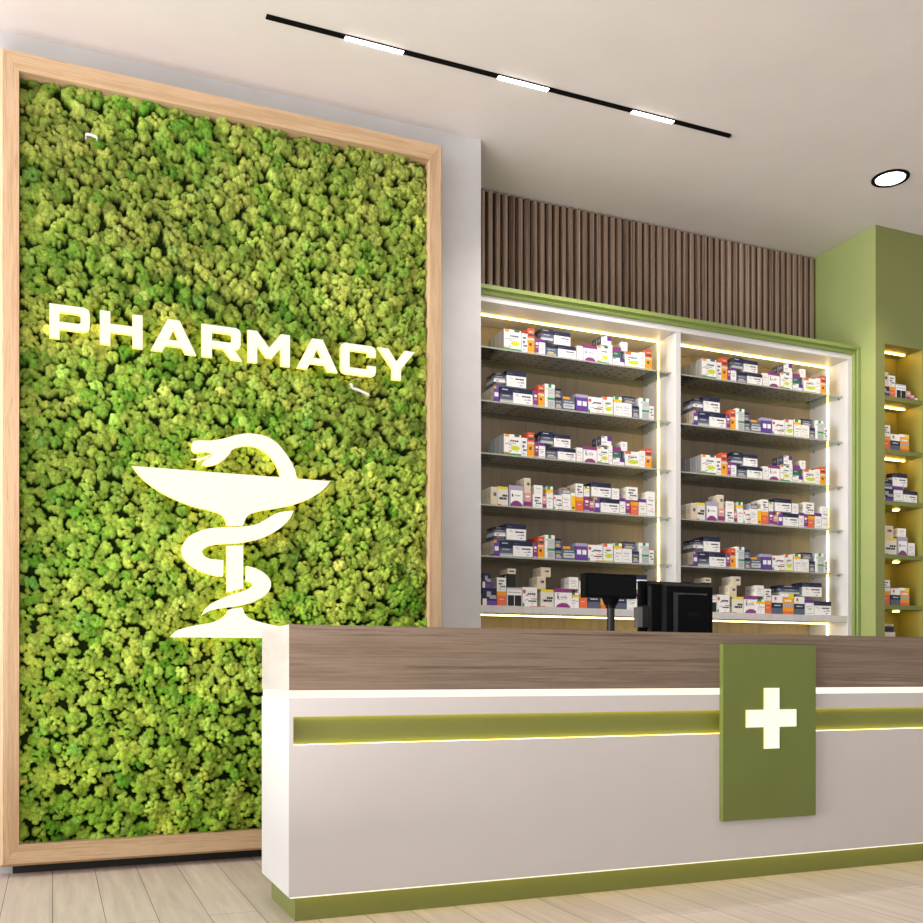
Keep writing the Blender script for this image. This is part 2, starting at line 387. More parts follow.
for ch, p0, p1, where in LET:
    xa = onY(p0, 340, LY)[0]; xb = onY(p1, 340, LY)[0]
    bm = bmesh.new()
    loops = [[(xa + u * (xb - xa), LZ0 + v * (LZ1 - LZ0)) for u, v in L] for L in GL[ch]]
    prism(bm, loops, LY, LY + .022, 0, 1, 2)
    for u in (.12, .88) if ch in 'HMC' else (.5,):   # fixing pins into the moss
        v = {'A': .85, 'Y': .2}.get(ch, .9)
        cyl(bm, (xa + u * (xb - xa), LZ0 + v * (LZ1 - LZ0)), .004, LY + .022, 5.20, 8, 'Y', mi=3)
    o = obj('sign_letter', bm, [M['glow'], M['halo'], M['backglow'], M['chrome']], origin=((xa + xb) / 2, LY, LZ0))
    tag(o, f'glowing cream capital letter {ch} on the moss, {where}', 'letter', 'illuminated letters spelling PHARMACY')

# ------------------------------------------------------------------ bowl and snake emblem
def zp(p, Y=LY): return onY(120 + p[0] / 4.0136, 420 + p[1] / 4.0136, Y)
def smoothline(pts, n=4):
    out = []; L = len(pts)
    for i in range(L):
        p0, p1, p2, p3 = (Vector(pts[(i + k - 1) % L]) for k in range(4))
        d1, d2 = p1 - p0, p2 - p1; d3 = p3 - p2
        sharp1 = d1.length > 0 and d1.angle(d2) > .9; sharp2 = d2.angle(d3) > .9
        m1 = (p2 - p0) * .5 if not sharp1 else d2; m2 = (p3 - p1) * .5 if not sharp2 else d2
        if d2.length > 90: out.append(tuple(p1)); continue
        for k in range(n):
            t = k / n
            q = p1 * (2*t**3 - 3*t*t + 1) + m1 * (t**3 - 2*t*t + t) + p2 * (-2*t**3 + 3*t*t) + m2 * (t**3 - t*t)
            out.append(tuple(q))
    return out
em = empty('bowl_and_snake_emblem', (1.0, LY, 1.3), 'glowing cream snake coiled round a footed bowl, mounted on the moss', 'emblem')
def emb(name, outlines, pins=()):
    bm = bmesh.new()
    for L, sm in outlines:
        L = smoothline(L) if sm else L
        prism(bm, [[zp(p) for p in L]], LY, LY + .022, 0, 1, 2)
    for p in pins:
        q = zp(p); cyl(bm, q, .004, LY + .022, 5.20, 8, 'Y', mi=3)
    return obj(name, bm, [M['glow'], M['halo'], M['backglow'], M['chrome']], em)
bowl = [(48,184),(250,199.5),(450,215),(650,230),(845,245),(820,275),(780,305),(730,328),(680,343),(620,355),(560,365),(525,376),(508,390),(500,408),(492,424),(428,424),(424,405),(412,385),(390,372),(350,360),(290,345),(230,322),(170,293),(120,260),(80,225)]
head = [(712,236),(700,195),(680,155),(655,120),(630,92),(595,70),(555,57),(510,54),(465,60),(425,72),(395,78),(360,82),(320,81),(295,84),(287,102),(290,122),(300,132),(325,128),(350,129),(376,132),(362,148),(345,158),(332,170),(330,180),(352,184),(385,178),(415,160),(440,135),(455,115),(490,105),(530,105),(565,118),(595,140),(620,170),(635,200),(645,229)]
tongue = [(286,157),(320,153),(350,144),(375,133),(350,152),(325,160),(306,170),(316,159)]
coil1 = [(698,364),(685,390),(665,415),(635,440),(600,460),(555,478),(500,490),(450,495),(400,498),(360,504),(335,518),(330,530),(338,545),(360,556),(390,560),(416,562),(414,628),(380,625),(330,610),(290,588),(260,560),(248,530),(255,495),(280,465),(320,445),(370,433),(430,430),(490,428),(540,420),(580,402),(620,378),(650,368)]
coil2 = [(508,585),(545,595),(580,615),(602,640),(606,665),(595,690),(570,712),(530,732),(480,745),(430,752),(390,758),(355,768),(328,784),(345,755),(375,732),(410,715),(450,700),(490,688),(520,675),(534,662),(525,652),(505,648)]
stemm = [(428,505),(495,503),(495,676),(428,692)]
foot = [(440,760),(492,752),(500,775),(520,795),(560,810),(610,822),(660,834),(700,855),(716,874),(540,874),(370,873),(200,871),(225,847),(260,834),(310,823),(360,815),(400,800),(425,780)]
emb('bowl', [(bowl, True)], [(150,240),(740,270),(450,300)])
emb('snake', [(head, True), (tongue, False), (coil1, True), (coil2, True)], [(550,80),(290,530),(590,660),(640,400)])
emb('stem', [(stemm, False)], [(460,590)])
emb('foot', [(foot, True)], [(460,840)])

# ------------------------------------------------------------------ medicine cabinet
CF, CB = 5.33, 5.71
LX0, LX1, RX0, RX1 = 2.31, 3.715, 3.752, 5.155
SHZ = [2.925, 2.604, 2.290, 1.982, 1.675]; BSZ = 1.374
cab = empty('medicine_shelving', (3.75, 5.5, 0), 'two-bay white shelving cabinet with green trim and glass shelves behind the counter', 'shelving')
boxes('back_panel', [(2.299, 5.19, CB, CB + .02, 0, 3.20)], M['backwood'], cab)
boxes('side_panel', [(2.299, LX0, CF, CB - .0005, 0, 3.174)], M['shelfwhite'], cab)
boxes('side_panel', [(LX1, RX0, CF, CB - .0005, 0, 3.174)], M['shelfwhite'], cab)
boxes('side_panel', [(RX1, 5.19, CF, CB - .0005, 0, 3.174)], M['shelfwhite'], cab)
boxes('top_panel', [(2.299, 5.19, CF, CB - .0005, 3.176, 3.212)], M['white'], cab)
for a, b_ in ((LX0, LX1), (RX0, RX1)):
    a += .0005; b_ -= .0005
    boxes('display_shelf', [(a, b_, CF + .004, CB - .001, BSZ - .042, BSZ)], M['shelfwhite'], cab)
    boxes('base_cupboard', [(a, b_, CF + .02, CB - .001, .06, .86)], M['white'], cab)
    # continuous LED down the right-hand side and under the top
    boxes('led_strip', [(a, b_ - .004, 5.520, 5.530, 3.168, 3.1755)], M['led'], cab)
    boxes('led_strip', [(b_ - .006, b_, 5.520, 5.531, BSZ + .001, 3.166)], M['ledv'], cab)
    boxes('led_strip', [(a, b_ - .004, 5.520, 5.530, BSZ - .049, BSZ - .0425)], M['led'], cab)
    boxes('led_strip', [(b_ - .006, b_, 5.520, 5.531, .9, BSZ - .05)], M['ledv'], cab)
    for z in SHZ:
        bm = bmesh.new(); box(bm, a + .002, b_ - .008 - .002, CF + .04, CB - .004, z - .009, z)
        g = obj('glass_shelf', bm, [M['glass'], M['glassedge']], cab)
        for p in g.data.polygons:
            if abs(p.normal.z) < .5: p.material_index = 1
        for yy in (CF + .07, CB - .06):
            for s, xx in ((1, a), (-1, b_)):
                boxes('shelf_pin', [(min(xx, xx + s * .014), max(xx, xx + s * .014), yy, yy + .012, z - .018, z - .0095)], M['chrome'], g)
# green stepped trim
bm = bmesh.new()
def trim_profile(off):                          # (outward, y)
    return [(0, CF + .02), (0, CF - .012), (.010, CF - .018), (.018, CF - .010), (.026, CF - .010), (.032, CF - .026), (.055, CF - .026), (.055, CF + .02)]
pr = trim_profile(0)
zt, xt = 3.213, 5.1905
ringA = [(2.3, y, zt + o_) for o_, y in pr]; ringB = [(xt + o_ * .96, y, zt + o_) for o_, y in pr]; ringC = [(xt + o_ * .96, y, .0) for o_, y in pr]
sweep(bm, [ringA, ringB, ringC], None)
obj('green_trim', bm, M['green'], cab)
boxes('filler_panel', [(5.191, 5.243, CF + .021, CB, 0, 3.21)], M['green'], cab)
boxes('filler_panel', [(2.3, 5.243, CF + .021, 5.739, 3.2135, 3.238)], M['green'], cab)

# ------------------------------------------------------------------ green column with niches
NZ = [2.90, 2.531, 2.173, 1.80, 1.4485, 1.085]; NX0, NX1, NY0, NYB = 5.33, 5.681, 5.17, 5.40
col = empty('niche_column', (5.7, 5.45, 0), 'sage green wall column with lit niche shelves at the right', 'column')
bm = bmesh.new()
box(bm, 5.246, NX0, NY0, 5.799, 0, CEIL - .001)
box(bm, NX1, 6.5, NY0, 5.799, 0, CEIL - .001)
box(bm, NX0, NX1, NY0, 5.799, 3.261, CEIL - .001)
box(bm, NX0, NX1, NYB, 5.799, 0, 3.261)
cbody = obj('column_body', bm, [M['green_light'], M['column_front_shaded'], M['niche_lining']], col)
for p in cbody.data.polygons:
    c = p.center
    if p.normal.y < -.9 and c.y < NY0 + .01: p.material_index = 1  # front faces take the darker copy with shade painted in
    elif NX0 - .01 < c.x < NX1 + .01 and abs(p.normal.z) < .5 and c.y > NY0 + .01: p.material_index = 2
    elif p.normal.z < -.9 and c.z > 3: p.material_index = 2
boxes('base_panel', [(NX0, NX1, NY0, NYB - .001, 0, .72)], M['green_light'], col)
for z in NZ: boxes('niche_shelf', [(NX0 + .0005, NX1 - .0005, NY0, NYB - .0005, z - .03, z)], M['olive'], col)
tops = [3.261] + [z - .03 for z in NZ[:-1]]
for i, z in enumerate(tops):
    if i < 3: boxes('led_strip', [(NX0 + .01, NX0 + .325, 5.300, 5.312, z - .007, z - .0005)], M['ledniche'], col)
    else:
        for xx in (NX0 + .09, NX0 + .24):
            bm = bmesh.new(); cyl(bm, (xx, 5.30), .022, z - .007, z - .0005, 20, 'Z'); obj('puck_light', bm, M['ledniche'], col)

# ------------------------------------------------------------------ medicine boxes
K = dict(w=(.93,.925,.92), off=(.80,.77,.70), navy=(.012,.015,.055), slate=(.10,.125,.19), grey=(.42,.44,.48), lg=(.60,.62,.64), lime=(.62,.72,.02), green=(.02,.34,.10), orange=(.90,.36,.02),
         red=(.70,.10,.04), salmon=(.80,.16,.06), purple=(.13,.03,.28), violet=(.13,.055,.34), plum=(.25,.04,.21), lilac=(.42,.38,.52), yellow=(.85,.68,.04), cream=(.74,.64,.48), black=(.012,.012,.014),
         pink=(.72,.35,.32), dk=(.06,.06,.09), teal=(.05,.13,.12), amber=(.95,.55,.02))
def text(v, u0, u1, h, c, n=5, gap=.25):
    """a line of tiny unreadable print as short dashes"""
    r = random.Random(int(v * 1000 + u0 * 77)); out = []; u = u0; s = (u1 - u0) / n
    for i in range(n): out.append((u, u + s * (1 - gap * r.random()), v, v + h, c)); u += s
    return out
def disc(cu, cv, ru, rv, c, half=False):
    out = []; n = 7
    for i in range(n):
        a0 = (-1 + 2 * i / n); a1 = (-1 + 2 * (i + 1) / n)
        if half: a0, a1 = i / n, (i + 1) / n
        m_ = (a0 + a1) / 2; wd = ru * math.sqrt(1 - m_ * m_)
        out.append((cu - wd, cu + wd, cv + a0 * rv, cv + a1 * rv, c))
    return out
DES = {
 'D': ('white box with navy top band', 'w', 'lg', [(0,1,.70,1,'navy'), (0,1,.0,.05,'slate'), (.05,.3,.8,.84,'slate')] + text(.48,.45,.9,.09,'dk',4) + text(.30,.55,.92,.05,'grey',4)),
 'I': ('slate blue box with navy top', 'slate', 'slate', [(0,1,.55,1,'navy'), (0,1,0,.14,'lg'), (.15,.6,.82,.88,'lg'), (0,1,.14,.22,'grey')] + text(.42,.2,.75,.07,'lg',4)),
 'J': ('white box with slate lower half', 'w', 'lg', [(0,1,0,.62,'slate'), (0,1,.34,.62,'navy'), (.2,.4,.78,.92,'red')] + text(.45,.2,.8,.06,'lg',4)),
 'A': ('white box with lime oval', 'w', 'grey', disc(.66,.36,.26,.11,'lime') + [(0,1,0,.10,'green'), (0,.35,.10,.15,'orange'), (.05,.3,.88,1,'orange'), (.6,.9,.9,1,'teal')] + text(.66,.35,.85,.07,'dk',4) + text(.56,.2,.7,.04,'grey',5)),
 'L': ('white box with small lime oval and orange cap', 'w', 'lg', disc(.55,.33,.36,.12,'lime') + [(0,1,0,.08,'lime'), (0,.4,.82,1,'salmon')] + text(.6,.2,.8,.06,'dk',4) + text(.7,.3,.8,.03,'grey',4)),
 'E': ('white box with purple arc and band', 'w', 'lilac', [(0,1,.80,1,'plum')] + disc(.5,.0,.42,.26,'plum',True) + [(.15,.24,.48,.62,'dk')] + text(.52,.35,.75,.06,'grey',3)),
 'e': ('grey box with white label and purple arc', 'lilac', 'slate', [(.12,.92,.14,.78,'w')] + disc(.5,.0,.40,.28,'plum',True) + [(.2,.3,.46,.6,'dk')] + text(.5,.4,.8,.06,'grey',3)),
 'B': ('orange and red upright box', 'orange', 'amber', [(0,1,.62,1,'red'), (.1,.9,.70,.78,'dk'), (0,1,.52,.62,'cream'), (.25,.6,.30,.42,'dk'), (0,1,0,.08,'amber')] + text(.84,.2,.8,.05,'cream',3)),
 'b': ('orange box with yellow cap and grey stripe', 'orange', 'amber', [(0,1,.84,1,'w'), (.5,1,.78,1,'yellow'), (0,1,.38,.50,'grey'), (0,1,0,.18,'salmon')] + text(.62,.15,.8,.1,'w',3)),
 'G': ('white and grey upright box with green tab', 'w', 'w', [(.25,1,0,.86,'lg'), (.25,1,.34,.44,'green'), (.35,.65,.86,1,'green'), (.3,.9,.05,.3,'grey')] + text(.62,.4,.9,.04,'grey',3) + text(.72,.4,.9,.04,'grey',3)),
 'V': ('violet box with two white windows', 'violet', 'purple', [(.12,.46,.35,.62,'w'), (.56,.9,.35,.62,'w'), (0,1,0,.1,'purple'), (0,1,.82,1,'lilac')]),
 'v': ('slim violet box with white window', 'violet', 'cream', [(.15,.85,.35,.62,'w'), (0,1,0,.14,'purple'), (0,.5,.85,1,'orange')]),
 'S': ('salmon red box with orange top', 'salmon', 'red', [(0,1,.72,1,'orange'), (.2,.7,.45,.5,'cream')]),
 'X': ('white box with dark scribbled print', 'w', 'off', text(.72,.2,.8,.1,'dk',3) + text(.5,.15,.6,.1,'slate',3) + text(.3,.3,.9,.1,'dk',3) + text(.12,.2,.6,.06,'grey',3)),
 'K': ('white box with two black blocks', 'w', 'lg', [(.05,.48,.04,.6,'black'), (.52,.97,.04,.6,'black'), (0,1,.9,1,'lg')] + text(.72,.1,.9,.06,'grey',6)),
 'R': ('white box with red corner and red print', 'w', 'lg', disc(.12,.78,.1,.1,'red') + [(0,.12,.0,.2,'green'), (.5,1,.02,.06,'red'), (.6,1,.40,.44,'red')] + text(.62,.35,.9,.09,'dk',4) + text(.27,.4,.95,.07,'dk',4)),
 'Y': ('cream box with yellow top and bold print', 'off', 'off', [(0,1,.86,1,'yellow'), (0,.35,0,.08,'red')] + text(.48,.45,.92,.11,'black',3) + text(.32,.2,.9,.12,'black',4)),
 'c': ('cream box with dark print', 'cream', 'cream', text(.5,.4,.85,.2,'dk',3) + [(0,1,.92,1,'off')]),
 'P': ('white upright box with purple top', 'w', 'lg', [(0,1,.80,1,'purple'), (.15,.85,.1,.14,'grey')] + text(.55,.25,.8,.04,'lilac',3) + text(.42,.25,.8,.04,'grey',3)),
 'p': ('white upright box with yellow top', 'w', 'lg', [(0,1,.72,.86,'amber'), (.1,.6,.86,1,'green')] + text(.45,.25,.7,.06,'grey',3) + text(.3,.25,.7,.04,'grey',3)),
 'W': ('plain white box with fine print', 'w', 'off', text(.62,.2,.8,.06,'grey',4) + text(.45,.25,.7,.04,'lilac',4) + text(.2,.2,.8,.03,'pink',4)),
 'N': ('slate box with lilac and yellow print', 'slate', 'slate', [(0,1,.8,1,'navy'), (.1,.9,.1,.3,'lilac'), (.2,.7,.32,.42,'yellow')] + text(.6,.15,.85,.07,'lg',4)),
 'n': ('blue grey box with white panel', 'slate', 'grey', [(.1,.95,.15,.5,'lg'), (.05,.6,.82,1,'orange')] + text(.6,.15,.9,.08,'lg',4) + text(.3,.2,.8,.06,'slate',4)),
 'U': ('deep blue box with pale swoosh', 'navy', 'navy', [(0,.3,.0,.4,'off'), (.3,.6,.5,.8,'grey'), (.5,1,.4,.6,'lilac'), (.3,1,0,.3,'violet')]),
 'F': ('dark teal box with purple lid', 'teal', 'dk', [(0,1,.62,1,'plum'), (0,1,.0,.1,'green'), (.1,.6,.35,.45,'grey')]),
 'f': ('white box with purple corner', 'w', 'dk', [(.6,1,.5,1,'purple'), (0,.3,.78,1,'lilac')] + text(.3,.1,.6,.1,'grey',3)),
 'T': ('slim purple box', 'plum', 'lilac', [(0,1,.0,.12,'lilac'), (.2,.8,.6,.75,'w'), (.2,.8,.4,.5,'pink')]),
 'Z': ('slim yellow box', 'amber', 'w', [(.2,.8,.12,.22,'dk'), (0,1,.85,1,'w')]),
 'M': ('slim pink and red box', 'pink', 'lg', [(0,1,.1,.4,'plum'), (.2,.8,.7,.8,'w')]),
 'k': ('black box with cream top', 'black', 'black', [(0,1,.72,1,'cream'), (.2,.8,.82,.9,'dk')]),
}
MESH = {}
def box_mesh(code, w, d, h):
    key = (code, round(w, 3), round(d, 3), round(h, 3))
    if key in MESH: return MESH[key]
    look, base, side, rects = DES[code]
    V, Fc, Cc = [], [], []
    def quad(ps, c): n = len(V); V.extend(ps); Fc.append((n, n+1, n+2, n+3)); Cc.append(K[c])
    quad([(0,0,0),(w,0,0),(w,0,h),(0,0,h)], base)
    quad([(0,d,0),(0,0,0),(0,0,h),(0,d,h)], side)
    quad([(w,0,0),(w,d,0),(w,d,h),(w,0,h)], side)
    quad([(w,d,0),(0,d,0),(0,d,h),(w,d,h)], base)
    quad([(0,0,h),(w,0,h),(w,d,h),(0,d,h)], base)
    quad([(0,d,0),(w,d,0),(w,0,0),(0,0,0)], 'off')
    quad([(w*.3,d*.3,-.0),(w*.3,d*.7,-.0),(w*.6,d*.7,-.0),(w*.6,d*.3,-.0)], 'dk')
    for i, (u0, u1, v0, v1, c) in enumerate(rects):
        e = -.0003 - .00006 * i
        quad([(u0*w,e,v0*h),(u1*w,e,v0*h),(u1*w,e,v1*h),(u0*w,e,v1*h)], c)
    if base in ('w', 'off'):                     # small busy marks between the main prints
        rr = random.Random(code + 'marks')
        for i in range(9):
            u, v = rr.uniform(.05, .85), rr.uniform(.1, .78); a_, b_ = rr.uniform(.04, .16), rr.uniform(.02, .045)
            quad([(u*w,-.0002,v*h),((u+a_)*w,-.0002,v*h),((u+a_)*w,-.0002,(v+b_)*h),(u*w,-.0002,(v+b_)*h)], rr.choice(['grey', 'slate', 'lilac', 'pink', 'orange', 'grey', 'teal']))
    # print on the left side: bands continue round, plus a few lines
    for i, (u0, u1, v0, v1, c) in enumerate([r for r in rects if r[0] <= 0.01 and r[1] >= .99]):
        e = -.0003 - .00006 * i
        quad([(e,d,v0*h),(e,0,v0*h),(e,0,v1*h),(e,d,v1*h)], c)
    for v in (.45, .58): quad([(-.0006,d*.8,v*h),(-.0006,d*.25,v*h),(-.0006,d*.25,(v+.06)*h),(-.0006,d*.8,(v+.06)*h)], 'grey')
    # a folded flap seam on the top
    quad([(0,d*.15,h+.0003),(w,d*.15,h+.0003),(w,d*.19,h+.0003),(0,d*.19,h+.0003)], 'grey')
    me = bpy.data.meshes.new('medicine_box'); me.from_pydata(V, [], Fc)
    at = me.color_attributes.new('print', 'FLOAT_COLOR', 'CORNER')
    at.data.foreach_set('color', [x for c in Cc for _ in range(4) for x in (*c, 1)])
    me.materials.append(M['card']); MESH[key] = me
    return me
ORD = ['leftmost', 'second from left', 'third from left', 'fourth from left', 'fifth from left', 'sixth from left', 'seventh from left', 'eighth from left', 'ninth from left', 'tenth from left', 'eleventh from left', 'twelfth from left',
       'thirteenth from left', 'fourteenth from left', 'fifteenth from left', 'sixteenth from left', 'seventeenth from left', 'eighteenth from left', 'nineteenth from left', 'twentieth from left', '21st from left', '22nd from left', '23rd from left', '24th from left', '25th from left', '26th from left']
BEH = ['', 'first', 'second', 'third', 'fourth']
STUFF = []                                        # (mesh key data) for rows too deep to single out
def put(code, x, y, z, w, d, h, label, group, rz=0):
    o = bpy.data.objects.new('medicine_box', box_mesh(code, w, d, h)); COL.objects.link(o)
    o.location = (x, y, z); o.rotation_euler = (0, 0, rz)
    return tag(o, label, 'box', group)
BY0 = CF + .052                                   # front line of the boxes
PPM = 157.0                                       # photo pixels per metre at the left bay, for heights
# rows are read from the photo: (design, x0 px, x1 px, height px, base px above shelf, bay they were read in)
RA = [('A',504,521.3,20,0),('X',521.8,527.5,18,0),('B',528,534.5,24,0),('T',535,538.8,15,0),('P',539,545.5,15,0),('N',546,557.5,10,0),('D',558.2,576,12,0),('W',577,583,14,0),('E',583.5,597,16,0),('A',597.6,609,17,0),('W',609.4,612.5,19,0),
      ('f',613,624.5,7.5,0),('L',625.5,640,15.5,0),('W',640.4,645.2,17,0),('B',645.6,651.8,20,0),
      ('I',541.5,553.5,11,15.3),('D',554.5,571,13,12.3),('F',613.5,621.5,11,7.8),('f',602,612,9,19.3),('W',622,628,9,15.8)]
RB = [('v',494,499.6,15,0),('I',500.2,513,15,0),('D',513.5,533,15.5,0),('T',533.6,537.8,15,0),('B',538.4,544.4,21,0),('G',545,554.8,23,0),('N',555.4,562,11,0),('n',562.6,575.4,13,0),('V',576,588,17,0),('R',588.6,603,16,0),('L',603.6,613,18,0),
      ('p',614,622,19,0),('W',622.4,632,14,0),('N',632.6,639,12,0),('G',639.6,649,21,0),('X',649.6,654,14,0),
      ('J',494.5,506,6.5,15.3),('D',507,526.5,16,15.8),('I',495,505.5,6,22.2),('N',555.4,561.6,9,11.4),('N',624,636,7,14.3)]
RC = [('c',491,497.5,17,0),('Y',498,508.2,18,0),('e',509,524,20,0),('M',524.6,531.5,14,0),('X',533.2,542.6,13,0),('M',543,546.6,12,0),('p',547,553.4,22,0),('R',554,562.2,14,0),('W',562.8,570.8,16,0),('Z',571.3,575.5,17,0),('S',576.2,583.6,14,0),
      ('T',584.4,589.8,15,0),('M',590.2,594.6,11,0),('v',595,600.4,15,0),('D',601,619.4,14.5,0),('P',620,625.6,16,0),('T',626,630.4,15,0),('S',631,638.4,13.5,0),('P',639,646.4,17,0),('W',647,655,25,0),
      ('c',524.6,531,14,14.3),('W',534.5,543,9,13.3),('n',562.8,570.8,6,16.3),('X',576.2,583.6,13,14.3),('p',584.4,589.8,10,15.3),('D',592,611.4,14.5,15.3),('W',612.6,620,11,14.8),('X',627,638,13,15.3)]
RD = [('U',483,496.8,17,0,0),('S',497.4,506.4,14,0,0),('K',507.2,522,18,0,0),('R',522.8,537.4,19,0,0),('Y',541.4,554,17.5,0,0),('E',554.6,571.8,19,0,0),('p',756.5,765,13.5,0,1),('S',765.4,772,12.8,0,1),('J',772.6,782.8,18,0,1),('b',783.4,794,20,0,1),('J',794.6,804.8,17.5,0,1),('P',805.4,813.8,15,0,1),('D',814.4,831.4,14,0,1),
      ('U',483,491.5,14,17.3,0),('X',497.4,506.4,13,14.3,0),('k',508,516,18,18.3,0),('c',537.6,546,12,19.3,0),('c',541.5,551,9,31.6,0),('W',757,764.6,10,13.8,1),('X',765.2,771.8,11,13.1,1),('I',782,800,8,20.3,1),('D',803.4,822.4,14,15.3,1)]
def local(px, bay): return onY(px, 600, BY0)[0] - (RX1 if bay else LX1)   # distance to the bay's right side
SHN = ['top shelf', 'second shelf', 'third shelf', 'fourth shelf', 'fifth shelf', 'bottom shelf']
def fill(bay, row, items, z, zmax):
    bn = 'right bay' if bay else 'left bay'; xr = RX1 if bay else LX1; xl = RX0 if bay else LX0
    grp = f'medicine boxes on the {SHN[row]} of the {bn}'
    low = sorted([i for i in items if i[4] == 0], key=lambda i: local(i[1], i[5] if len(i) > 5 else 0))
    up = sorted([i for i in items if i[4] > 0], key=lambda i: local(i[1], i[5] if len(i) > 5 else 0))
    for lst, upper in ((low, False), (up, True)):
        n = 0
        for it in lst:
            sb = it[5] if len(it) > 5 else 0
            x0 = max(xr + local(it[1], sb), xl + .012); x1 = xr + local(it[2], sb)
            if x1 - x0 < .02: continue
            ppm = 157.0 if sb == 0 else 138.0
            h = it[3] / ppm; zb = z + (it[4] / 157.0 if upper else 0) ; d = .055
            if upper:                            # rest exactly on the tallest box beneath
                under = [b_[3] / (157.0 if (b_[5] if len(b_) > 5 else 0) == 0 else 138.0) for b_ in low if xr + local(b_[1], b_[5] if len(b_) > 5 else 0) < x1 - .002 and xr + local(b_[2], b_[5] if len(b_) > 5 else 0) > x0 + .002]
                und2 = [(b_[4] / 157.0, b_[3] / 157.0) for b_ in up if b_ is not it and b_[4] < it[4] and xr + local(b_[1], b_[5] if len(b_) > 5 else 0) < x1 - .002 and xr + local(b_[2], b_[5] if len(b_) > 5 else 0) > x0 + .002]
                zb = z + (max(under) if under else 0) + .0008
                if und2: zb += max(u_[1] for u_ in und2) + .0008
            h = min(h, zmax - zb - .01)
            yy = BY0 + (.004 if upper else 0) + random.uniform(0, .006)
            pos = ORD[n]
            lab = f"{DES[it[0]][0]}, {'upper layer ' if upper else ''}{pos}, {SHN[row]}, {bn}"
            put(it[0], x0, yy, zb, x1 - x0, d, h, lab, grp)
            deep = 3 if not upper else 1
            for k in range(1, deep + 1):
                yk = yy + k * (d + .004)
                if yk + d > CB - .006: break
                if n == 0 and not upper and k <= 3 and not (row == 5):
                    put(it[0], x0, yk, zb, x1 - x0, d, h, f"{DES[it[0]][0]}, {BEH[k]} behind the leftmost, {SHN[row]}, {bn}", grp)
                else: STUFF.append((it[0], x0, yk, zb, x1 - x0, d, h))
            n += 1
rows = [RA, RB, RA, RC, RB, RD]
zs_ = SHZ + [BSZ]; zmaxs = [3.16] + [z - .012 for z in SHZ]
for bay in (0, 1):
    for r in range(6): fill(bay, r, rows[r], zs_[r], zmaxs[r])

# niche boxes: (design, x0 px, x1 px, height px, base px)
NR = [[('U',882,889.6,11,0),('S',890,895.6,11.5,0),('K',896.2,906,15,0),('M',906.6,911,9.5,0),('M',911.4,914.6,6,0),('W',915,918,3.5,0),('X',889,895.6,11,11.5),('c',882,888.6,14,11)],
      [('S',882,890.4,14,0),('J',891,900.4,17,0),('b',901,909.6,18,0),('X',882,890.4,11,14)],
      [('U',882,893.6,13,0),('P',894.2,903,15.5,0),('D',903.6,917.4,12.5,0),('I',882,892.6,9,13),('D',893,907.4,13.5,15.5)],
      [('Y',884,897,17,0),('e',897.6,908,19,0),('W',908.6,915.4,13.5,0),('c',884,893.6,12,17),('W',899,906.4,8.5,19)],
      [('S',882,890.4,14,0),('J',891,900.4,17,0),('b',901,909.6,18,0),('X',882,890.4,11,14)],
      [('c',882,895.6,25,0),('k',884,893.6,8,25)]]
NN = ['top niche', 'second niche', 'third niche', 'fourth niche', 'fifth niche', 'lowest niche']
for i, items in enumerate(NR):
    nlow = nup = 0; lowb = []
    for it in items:
        x0 = max(onY(it[1], 600, 5.20)[0], NX0 + .004); x1 = onY(it[2], 600, 5.20)[0]; h = it[3] / 143.0
        if it[4]:
            zb = NZ[i] + max([b_[2] for b_ in lowb if b_[0] < x1 - .002 and b_[1] > x0 + .002] or [0]) + .0008; pos = 'upper layer ' + ORD[nup]; nup += 1
        else:
            zb = NZ[i]; lowb.append((x0, x1, h)); pos = ORD[nlow]; nlow += 1
        put(it[0], x0, 5.20 + random.uniform(0, .005), zb, x1 - x0, .06, h, f"{DES[it[0]][0]}, {pos}, {NN[i]} of column", f'medicine boxes in the {NN[i]} of the column')

# everything standing behind the front boxes, as one countless mass
V, Fc, Cc = [], [], []
for code, x, y, z, w, d, h in STUFF:
    me = box_mesh(code, w, d, h); n = len(V)
    V += [(v.co.x + x, v.co.y + y, v.co.z + z) for v in me.vertices]
    Fc += [tuple(n + k for k in p.vertices) for p in me.polygons]
    Cc += [c.color[:] for c in me.color_attributes['print'].data]
me = bpy.data.meshes.new('medicine_boxes'); me.from_pydata(V, [], Fc)
at = me.color_attributes.new('print', 'FLOAT_COLOR', 'CORNER'); at.data.foreach_set('color', [x for c in Cc for x in c])
me.materials.append(M['card'])
o = bpy.data.objects.new('medicine_boxes', me); COL.objects.link(o)
tag(o, 'further medicine boxes packed behind the front ones on the shelves', 'boxes', 'medicine boxes behind the front rows', 'stuff')

# ------------------------------------------------------------------ reception counter
CY, CX0, CX1, CYB = 3.706, .829, 4.95, 4.227
ct = empty('reception_counter', (2.9, 3.96, 0), 'long white pharmacy counter with wood top band, green stripe and glowing strips', 'counter')
T = .03
boxes('wood_fascia', [(CX0 + .001, CX1, CY, CY + T, .898, 1.15)], M['walnut'], ct)
boxes('wood_end_panel', [(CX0, CX0 + .001, CY + .0, CYB, .898, 1.15), (CX0 + .001, CX0 + T, CY + T, CYB, .898, 1.15)], M['walnut_side_lit'], ct)
